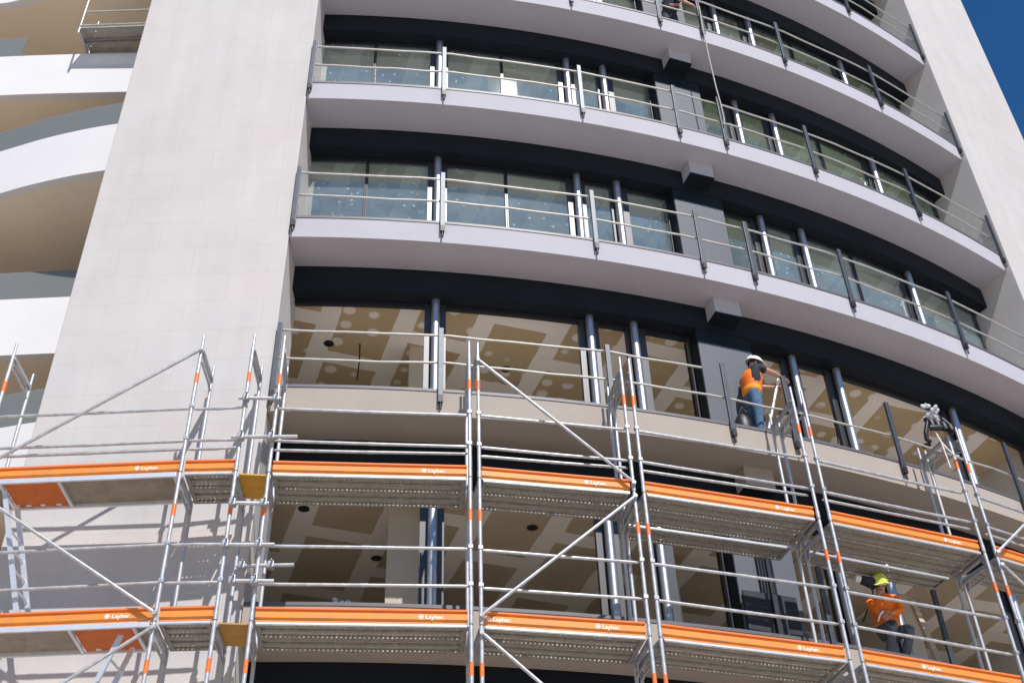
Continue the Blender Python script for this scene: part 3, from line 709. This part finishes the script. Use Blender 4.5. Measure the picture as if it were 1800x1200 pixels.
# ------------------------------------------------------------------ people
def skin(name, V, E, mats, parent, sub=2, mx=None):
    """V: list of (x,y,z,r); E: edges - one continuous surface"""
    me = bpy.data.meshes.new(name); me.from_pydata([v[:3] for v in V], E, [])
    o = bpy.data.objects.new(name, me); COL.objects.link(o)
    md = o.modifiers.new('s', 'SKIN'); md.use_smooth_shade = True
    if not me.skin_vertices: me.skin_vertices.new() if hasattr(me.skin_vertices, 'new') else None
    for i, v in enumerate(V):
        sv = me.skin_vertices[0].data[i]; r = v[3]; sv.radius = r if isinstance(r, tuple) else (r, r); sv.use_root = (i == 0)
    s2 = o.modifiers.new('d', 'SUBSURF'); s2.levels = sub; s2.render_levels = sub
    dg = bpy.context.evaluated_depsgraph_get(); out = bpy.data.meshes.new_from_object(o.evaluated_get(dg)); out.name = name
    bpy.data.objects.remove(o); bpy.data.meshes.remove(me)
    out.materials.clear()
    for k in (mats if isinstance(mats, (list, tuple)) else [mats]): out.materials.append(M[k])
    for p in out.polygons: p.use_smooth = True
    r = bpy.data.objects.new(name, out); COL.objects.link(r); r.parent = parent
    return r
def chain(V, E, start, pts):
    last = start
    for p in pts:
        V.append(p); E.append((last, len(V) - 1)); last = len(V) - 1
    return last
def lerp3(a, b, t): return tuple(a[i] + (b[i] - a[i]) * t for i in range(3))
def hand(V, E, wrist, wr, d, n, curl=0.6):
    """palm and five fingers: d forearm direction, n back of the hand"""
    d = Vector(d).normalized(); n = Vector(n); n = (n - d * n.dot(d)).normalized(); s = d.cross(n)
    w_ = Vector(wrist); palm = w_ + d * 0.075
    i = chain(V, E, wr, [(*(w_ + d * 0.035), (0.028, 0.02)), (*palm, (0.036, 0.017))])
    for k, (off, ln) in enumerate(((-0.03, 0.072), (-0.010, 0.082), (0.010, 0.076), (0.029, 0.060))):
        b0 = palm + s * off + d * 0.012; d1 = (d * math.cos(curl * 0.6) - n * math.sin(curl * 0.6)); d2 = (d * math.cos(curl * 1.7) - n * math.sin(curl * 1.7))
        chain(V, E, i, [(*b0, 0.010), (*(b0 + d1 * ln * 0.5), 0.009), (*(b0 + d1 * ln * 0.5 + d2 * ln * 0.5), 0.0075)])
    tb = w_ + d * 0.03 - s * 0.026
    chain(V, E, wr, [(*tb, 0.012), (*(tb - s * 0.022 + d * 0.03 - n * 0.012), 0.011), (*(tb - s * 0.03 + d * 0.06 - n * 0.03), 0.009)])
def face(parent, c, f, u, hair=True):
    """nose, mouth, eyes and ears on a head at c, facing f"""
    f = Vector(f).normalized(); u = Vector(u); u = (u - f * u.dot(f)).normalized(); s = f.cross(u); c = Vector(c)
    mb = MB()
    mb.tube([c + f * 0.094 + u * 0.028, c + f * 0.118 - u * 0.012, c + f * 0.098 - u * 0.022], [0.008, 0.016, 0.011], 8)
    for k in (-1, 1): mb.ball(c + s * k * 0.081 - u * 0.002, 0.014, 0.014, 0.028)
    obj('nose_and_ears', mb, 'skin', parent, local=True)
    mb = MB()
    for k in (-1, 1): mb.ball(c + f * 0.088 + s * k * 0.033 + u * 0.024, 0.011, 0.011, 0.007)
    mb.tube([c + f * 0.092 - u * 0.052 - s * 0.024, c + f * 0.1 - u * 0.05, c + f * 0.092 - u * 0.052 + s * 0.024], 0.005, 6)
    obj('eyes_and_mouth', mb, 'hair', parent, local=True)
    if hair:
        mb = MB(); q = f.to_track_quat('Y', 'Z').to_matrix().to_4x4(); q.translation = c + u * 0.01 - f * 0.012
        mb.ball((0, 0, 0), 0.086, 0.096, 0.1, nu=14, nv=8, v0=-12, v1=75); mb.xform(q); obj('hair', mb, 'hair', parent, local=True)
def helmet(parent, c, f, u, m_, brim='front', peak=None):
    f = Vector(f).normalized(); u = Vector(u).normalized(); s = f.cross(u).normalized(); c = Vector(c)
    q = Matrix(((s.x, f.x, u.x, c.x), (s.y, f.y, u.y, c.y), (s.z, f.z, u.z, c.z), (0, 0, 0, 1)))
    mb = MB().ball((0, 0, 0), 0.118, 0.138, 0.125, nu=20, nv=8, v0=0, v1=90)
    for x in (-0.028, 0, 0.028):
        mb.tube([(x, 0.128, 0.045), (x, 0.08, 0.108), (x, 0, 0.13), (x, -0.08, 0.108), (x, -0.128, 0.045)], 0.008, 6)
    ring = []; n = 24
    for k in range(n):
        t = 2 * math.pi * k / n; e = 0.012 + (0.05 if math.sin(t) > 0 else 0) * max(0, math.sin(t)) ** 1.5
        ring.append(((0.118 + e * 0.5) * math.cos(t), (0.138 + e) * math.sin(t), -0.006 - e * 0.15)); 
    inn = [(0.112 * math.cos(2 * math.pi * k / n), 0.132 * math.sin(2 * math.pi * k / n), 0.004) for k in range(n)]
    lo = [(x, y, z - 0.006) for x, y, z in ring]
    mb.add(ring + inn + lo, [(k, (k + 1) % n, n + (k + 1) % n, n + k) for k in range(n)] + [(2 * n + k, 2 * n + (k + 1) % n, (k + 1) % n, k) for k in range(n)] + [(n + k, n + (k + 1) % n, 2 * n + (k + 1) % n, 2 * n + k) for k in range(n)])
    mb.xform(q); return obj('helmet', mb, m_, parent, local=True)

def person(label, loc, rz, pose, outfit, group=None):
    """pose: dict of joints in the person's frame (x = right along the facade, y = towards the building, z up)"""
    t = thing('person', label, 'person', loc, rz)
    J = pose; V = []; E = []
    V.append((*J['pelvis'], 0.13))
    i = chain(V, E, 0, [(*lerp3(J['pelvis'], J['chest'], 0.45), (0.145, 0.105)), (*J['chest'], (0.165, 0.115)), (*lerp3(J['chest'], J['neck'], 0.72), (0.12, 0.09))])
    ch = 2
    i = chain(V, E, i, [(*J['neck'], 0.055), (*lerp3(J['neck'], J['head'], 0.55), 0.068), (*J['head'], (0.078, 0.093)), (*J['crown'], (0.06, 0.07))])
    for s in ('l', 'r'):
        sh, el, wr = J[s + 'sh'], J[s + 'el'], J[s + 'wr']
        k = chain(V, E, ch, [(*sh, 0.062), (*lerp3(sh, el, 0.5), 0.05), (*el, 0.041), (*lerp3(el, wr, 0.35), 0.043), (*wr, 0.027)])
        hand(V, E, wr, k, Vector(wr) - Vector(el), J.get(s + 'hn', (0, 0, 1)), J.get(s + 'curl', 0.7))
        hp, kn, an = J[s + 'hip'], J[s + 'kn'], J[s + 'an']
        k = chain(V, E, 0, [(*hp, 0.092), (*lerp3(hp, kn, 0.5), 0.075), (*kn, 0.056), (*lerp3(kn, an, 0.3), 0.058), (*an, 0.038)])
        toe = Vector(an) + Vector(J['toe']).normalized() * 0.16 - Vector((0, 0, 0.04))
        chain(V, E, k, [(*toe, 0.035)])
    skin('body', V, E, 'skin', t)
    # trousers
    V = [(*J['pelvis'], 0.15)]; E = []
    chain(V, E, 0, [(*lerp3(J['pelvis'], J['chest'], 0.4), (0.16, 0.122))])
    for s in ('l', 'r'):
        hp, kn, an = J[s + 'hip'], J[s + 'kn'], J[s + 'an']
        chain(V, E, 0, [(*hp, 0.108), (*lerp3(hp, kn, 0.5), 0.092), (*kn, 0.074), (*lerp3(kn, an, 0.4), 0.07), (*lerp3(kn, an, 0.92), 0.062)])
    skin('trousers', V, E, outfit['trousers'], t)
    # shirt with short or long sleeves
    V = [(*lerp3(J['pelvis'], J['chest'], -0.05), (0.165, 0.13))]; E = []
    i = chain(V, E, 0, [(*J['chest'], (0.18, 0.13)), (*lerp3(J['chest'], J['neck'], 0.75), (0.13, 0.1)), (*lerp3(J['chest'], J['neck'], 1.0), 0.066)])
    for s in ('l', 'r'):
        sh, el, wr = J[s + 'sh'], J[s + 'el'], J[s + 'wr']
        pts = [(*sh, 0.076), (*lerp3(sh, el, 0.6), 0.068)]
        if outfit.get('long'): pts += [(*el, 0.056), (*lerp3(el, wr, 0.9), 0.042)]
        chain(V, E, 1, pts)
    skin('shirt', V, E, outfit['shirt'], t)
    if outfit.get('vest'):
        V = [(*lerp3(J['pelvis'], J['chest'], -0.15), (0.175, 0.15))]; E = []
        chain(V, E, 0, [(*lerp3(J['pelvis'], J['chest'], 0.5), (0.185, 0.148)), (*J['chest'], (0.235, 0.185)), (*lerp3(J['chest'], J['neck'], 0.6), (0.205, 0.15)), (*lerp3(J['chest'], J['neck'], 0.85), (0.12, 0.1))])
        vo = skin('vest', V, E, outfit['vest'], t)
        if outfit.get('vest2'):
            V = [(*lerp3(J['pelvis'], J['chest'], 0.02), (0.184, 0.157))]; E = []
            chain(V, E, 0, [(*lerp3(J['pelvis'], J['chest'], 0.3), (0.19, 0.156)), (*lerp3(J['pelvis'], J['chest'], 0.6), (0.198, 0.158))])
            b2 = skin('vest_band', V, E, outfit['vest2'], vo)
            V = [(*lerp3(J['pelvis'], J['chest'], 0.66), (0.212, 0.172))]; E = []
            chain(V, E, 0, [(*lerp3(J['pelvis'], J['chest'], 0.78), (0.222, 0.178))])
            skin('reflective_tape', V, E, 'tape', vo)
    for s in ('l', 'r'):
        an = Vector(J[s + 'an']); d = Vector(J['toe']).normalized()
        mb = MB().tube([an - d * 0.07 - Vector((0, 0, .045)), an - Vector((0, 0, .03)), an + d * 0.1 - Vector((0, 0, .045)), an + d * 0.19 - Vector((0, 0, .06))], [0.045, 0.06, 0.05, 0.035], 10)
        obj('shoe', mb, 'black', t, local=True)
    face(t, J['head'], J['look'], Vector(J['crown']) - Vector(J['neck']))
    if outfit.get('helmet'):
        u = (Vector(J['crown']) - Vector(J['neck'])).normalized()
        helmet(t, Vector(J['head']) + u * 0.045, J['look'], u, outfit['helmet'])
    return t

# worker with the white helmet on the beige balcony
a = 20.75; fl = top(1) + 0.022; c = P(a, 7.10, fl)
J = dict(pelvis=(0, 0, 0.93), chest=(0.035, 0.0, 1.26), neck=(0.085, -0.01, 1.46), head=(0.135, -0.015, 1.585), crown=(0.15, -0.015, 1.68),
         lsh=(0.03, 0.17, 1.41), lel=(0.28, 0.2, 1.34), lwr=(0.50, 0.12, 1.33), rsh=(0.06, -0.18, 1.40), rel=(0.34, -0.17, 1.36), rwr=(0.57, -0.08, 1.37),
         lhip=(0, 0.09, 0.9), lkn=(0.09, 0.10, 0.49), lan=(0.1, 0.1, 0.09), rhip=(0, -0.09, 0.9), rkn=(-0.02, -0.10, 0.49), ran=(-0.05, -0.1, 0.09),
         toe=(1, 0, 0), look=(0.92, -0.15, -0.28), rhn=(0, -0.3, 1), lhn=(0, 0.3, 1), rcurl=1.0, lcurl=1.0)
person('worker in white helmet and orange vest reaching out on the beige balcony', c, R(a), J,
       dict(trousers='jeans', shirt='darkcloth', vest='hivis', vest2='hivis2', helmet='helmetw'))
# white straightedge in his hand
t_ = tang(a).to_3d(); nin = inward(a)
h = c + t_ * 0.52 - nin * 0.03 + Vector((0, 0, 1.40)); b_ = c + t_ * 0.16 - nin * 0.03 + Vector((0, 0, 0.34))
d = (h - b_).normalized()
t = thing('straightedge', 'white straightedge slanting down from the hand of the white-helmeted worker', 'straightedge', b_)
mb = MB().tube([b_, h + d * 0.06], 0.024, 4); obj('bar', mb, 'helmetw', t)
for u in (0.2, 0.52, 0.8): k = b_.lerp(h, u); obj('level_vial', MB().tube([k, k + d * 0.05], 0.03, 6), 'galv_dark', t)
# dark bag at his feet
k = P(20.25, 7.08, fl)
mb = MB().ball((k.x, k.y, k.z + 0.3), 0.15, 0.13, 0.31, nu=14, nv=10); mb.tube([(k.x - .05, k.y - .1, k.z + .55), (k.x, k.y - .1, k.z + .66), (k.x + .06, k.y - .1, k.z + .55)], 0.012, 6)
single('tool_bag', mb, 'black', 'black tool bag standing behind the worker with the white helmet', 'bag')

# worker with the yellow helmet on the lowest balcony, stooping over a drill
a = 24.0; fl = top(0) + 0.022; c = P(a, 7.12, fl)
J = dict(pelvis=(0.13, 0.05, 0.52), chest=(0.07, -0.05, 0.84), neck=(0.02, -0.10, 1.03), head=(0.0, -0.15, 1.14), crown=(-0.005, -0.165, 1.24),
         lsh=(-0.10, 0.02, 0.98), lel=(-0.22, -0.12, 0.76), lwr=(-0.2, -0.26, 0.60), rsh=(0.22, -0.14, 0.97), rel=(0.16, -0.27, 0.72), rwr=(-0.05, -0.28, 0.62),
         lhip=(0.05, 0.06, 0.5), lkn=(-0.05, -0.28, 0.50), lan=(0.0, 0.02, 0.09), rhip=(0.22, 0.05, 0.5), rkn=(0.26, -0.26, 0.50), ran=(0.25, 0.03, 0.09),
         toe=(-0.2, -1, 0), look=(-0.45, -0.6, -0.55), rhn=(0, -0.5, 1), lhn=(-1, -0.2, 0.2), rcurl=1.0, lcurl=1.0)
person('worker in yellow helmet and orange top stooping with a drill', c, R(a), J,
       dict(trousers='greycloth', shirt='hivis', vest='hivis', vest2='hivis2', long=True, helmet='helmety'))
q = Matrix.Translation(c) @ Matrix.Rotation(R(a), 4, 'Z')
t = thing('cordless_drill', 'cordless drill with pale bit held by the worker in the yellow helmet', 'drill', q @ Vector((-0.2, -0.3, 0.45)))
def qt(pts): return [q @ Vector(p) for p in pts]
obj('body', MB().tube(qt([(-0.08, -0.31, 0.64), (-0.22, -0.33, 0.60)]), 0.035, 10).tube(qt([(-0.1, -0.30, 0.62), (-0.07, -0.28, 0.5)]), 0.025, 8), 'hatch', t)
obj('battery', MB().tube(qt([(-0.07, -0.28, 0.51), (-0.06, -0.275, 0.46)]), 0.045, 8), 'black', t)
obj('bit', MB().tube(qt([(-0.22, -0.33, 0.60), (-0.29, -0.34, 0.54), (-0.36, -0.35, 0.42)]), [0.018, 0.013, 0.008], 8), 'lettering', t)
# black ear defenders and dark collar pads are part of his kit
# work lamp to his left, pine stud to his right
k = q @ Vector((-0.28, -0.1, 1.2))
t = thing('work_lamp', 'black work lamp with a white face hanging left of the yellow helmet', 'work lamp', k)
obj('housing', MB().tube([k, k + Vector((0.2, 0.05, -0.05))], [0.06, 0.085], 12), 'darkcloth', t)
obj('lamp_face', MB().tube([k - Vector((0.07, 0.015, -0.015)), k - Vector((0.002, 0, 0))], [0.05, 0.058], 12), 'helmetw', t)
obj('bracket', MB().tube([k + Vector((0.1, 0, -0.06)), k + Vector((0.14, 0, -0.2)), k + Vector((0.16, 0.4, -0.2)), k + Vector((0.16, 0.85, -0.2))], 0.014, 6), 'black', t)
k0 = P(25.75, 7.16, fl); k1 = P(25.7, 7.1, fl + 1.15)
mb = MB(); tt = tang(25.5) * 0.045; nn = inward(25.5) * 0.03
mb.hexa([k0 - tt - nn, k0 + tt - nn, k0 + tt + nn, k0 - tt + nn, k1 - tt - nn, k1 + tt - nn, k1 + tt + nn, k1 - tt + nn])
single('timber_stud', mb, 'pine', 'pale timber stud propped upright beside the worker in the yellow helmet', 'timber', bevel=0.004)

# worker leaning over the rail on the lilac balcony at the top
a = 20.45; fl = top(4) + 0.022; c = P(a, 7.09, fl)
J = dict(pelvis=(-0.05, 0.05, 0.93), chest=(0.02, -0.02, 1.2), neck=(0.08, -0.1, 1.36), head=(0.13, -0.14, 1.46), crown=(0.16, -0.17, 1.54),
         lsh=(-0.1, 0.08, 1.3), lel=(-0.1, -0.05, 1.06), lwr=(0.0, -0.2, 0.92), rsh=(0.1, -0.22, 1.28), rel=(-0.03, -0.36, 0.92), rwr=(0.22, -0.42, 0.72),
         lhip=(-0.1, 0.1, 0.9), lkn=(-0.12, 0.02, 0.49), lan=(-0.12, 0.1, 0.09), rhip=(0.02, 0.02, 0.9), rkn=(0.02, -0.06, 0.49), ran=(0.0, 0.03, 0.09),
         toe=(0.3, -1, 0), look=(0.6, -0.6, -0.5), rhn=(0, -0.6, 1), lhn=(0, -0.2, 1), rcurl=0.9)
person('worker leaning from the high lilac balcony, bare arm on the guard rail', c, R(a), J, dict(trousers='darkcloth', shirt='darkcloth', vest='darkcloth', helmet='helmetw'))
# rope hanging to the balcony below
z4, z3 = top(4), top(3)
pts = [P(21.28, RO + 0.03, 6.40 * S), P(21.2, RO + 0.035, 6.2 * S), P(21.22, RO + 0.03, 5.9 * S), P(21.27, RO + 0.028, 5.62 * S), P(21.32, RO + 0.028, 5.5 * S), P(21.34, RO + 0.028, 5.36 * S), P(21.27, RO + 0.028, 5.3 * S)]
single('rope', MB().tube(pts, 0.013, 7), 'rope', 'grey rope hanging between two lilac balconies at the guard posts', 'rope')

# ------------------------------------------------------------------ loose things in the lowest rooms
k = P(6.2, 7.13, top(0) + 0.14); rr = random.Random(5); mb = MB()
for i in range(22):
    p = k + Vector((rr.uniform(-.13, .13), rr.uniform(-.1, .1), rr.uniform(-.1, .1))); mb.ball(p, rr.uniform(.02, .05), rr.uniform(.02, .06), rr.uniform(.02, .05), nu=7, nv=4)
single('plastic_heap', mb, 'plastic', 'small heap of crumpled clear plastic lying on the lowest balcony edge', 'plastic heap')
# dark sheets leaning on the grey panel of the lowest balcony
for a_, b_, lab in ((19.3, 20.25, 'left dark speckled sheet leaning against the grey panel above the lower deck'), (20.35, 21.3, 'right dark speckled sheet leaning against the grey panel above the lower deck')):
    mb = MB().arc(a_, b_, RH + 0.018, RH + 0.008, top(0) + 0.022, top(0) + 1.0, 3)
    single('speckled_sheet', mb, 'speck', lab, 'sheet', 'dark sheets under the grey panel')
for a_, z0, lab in ((20.05, 0.95, 'left thin black batten on the grey panel behind the scaffold'), (20.4, 0.9, 'right thin black batten on the grey panel behind the scaffold')):
    mb = MB().arc(a_, a_ + 0.12, RH + 0.014, RH + 0.006, top(0) + 1.02, top(0) + 1.02 + z0, 1)
    single('batten', mb, 'black', lab, 'batten', 'black battens on the grey panel')
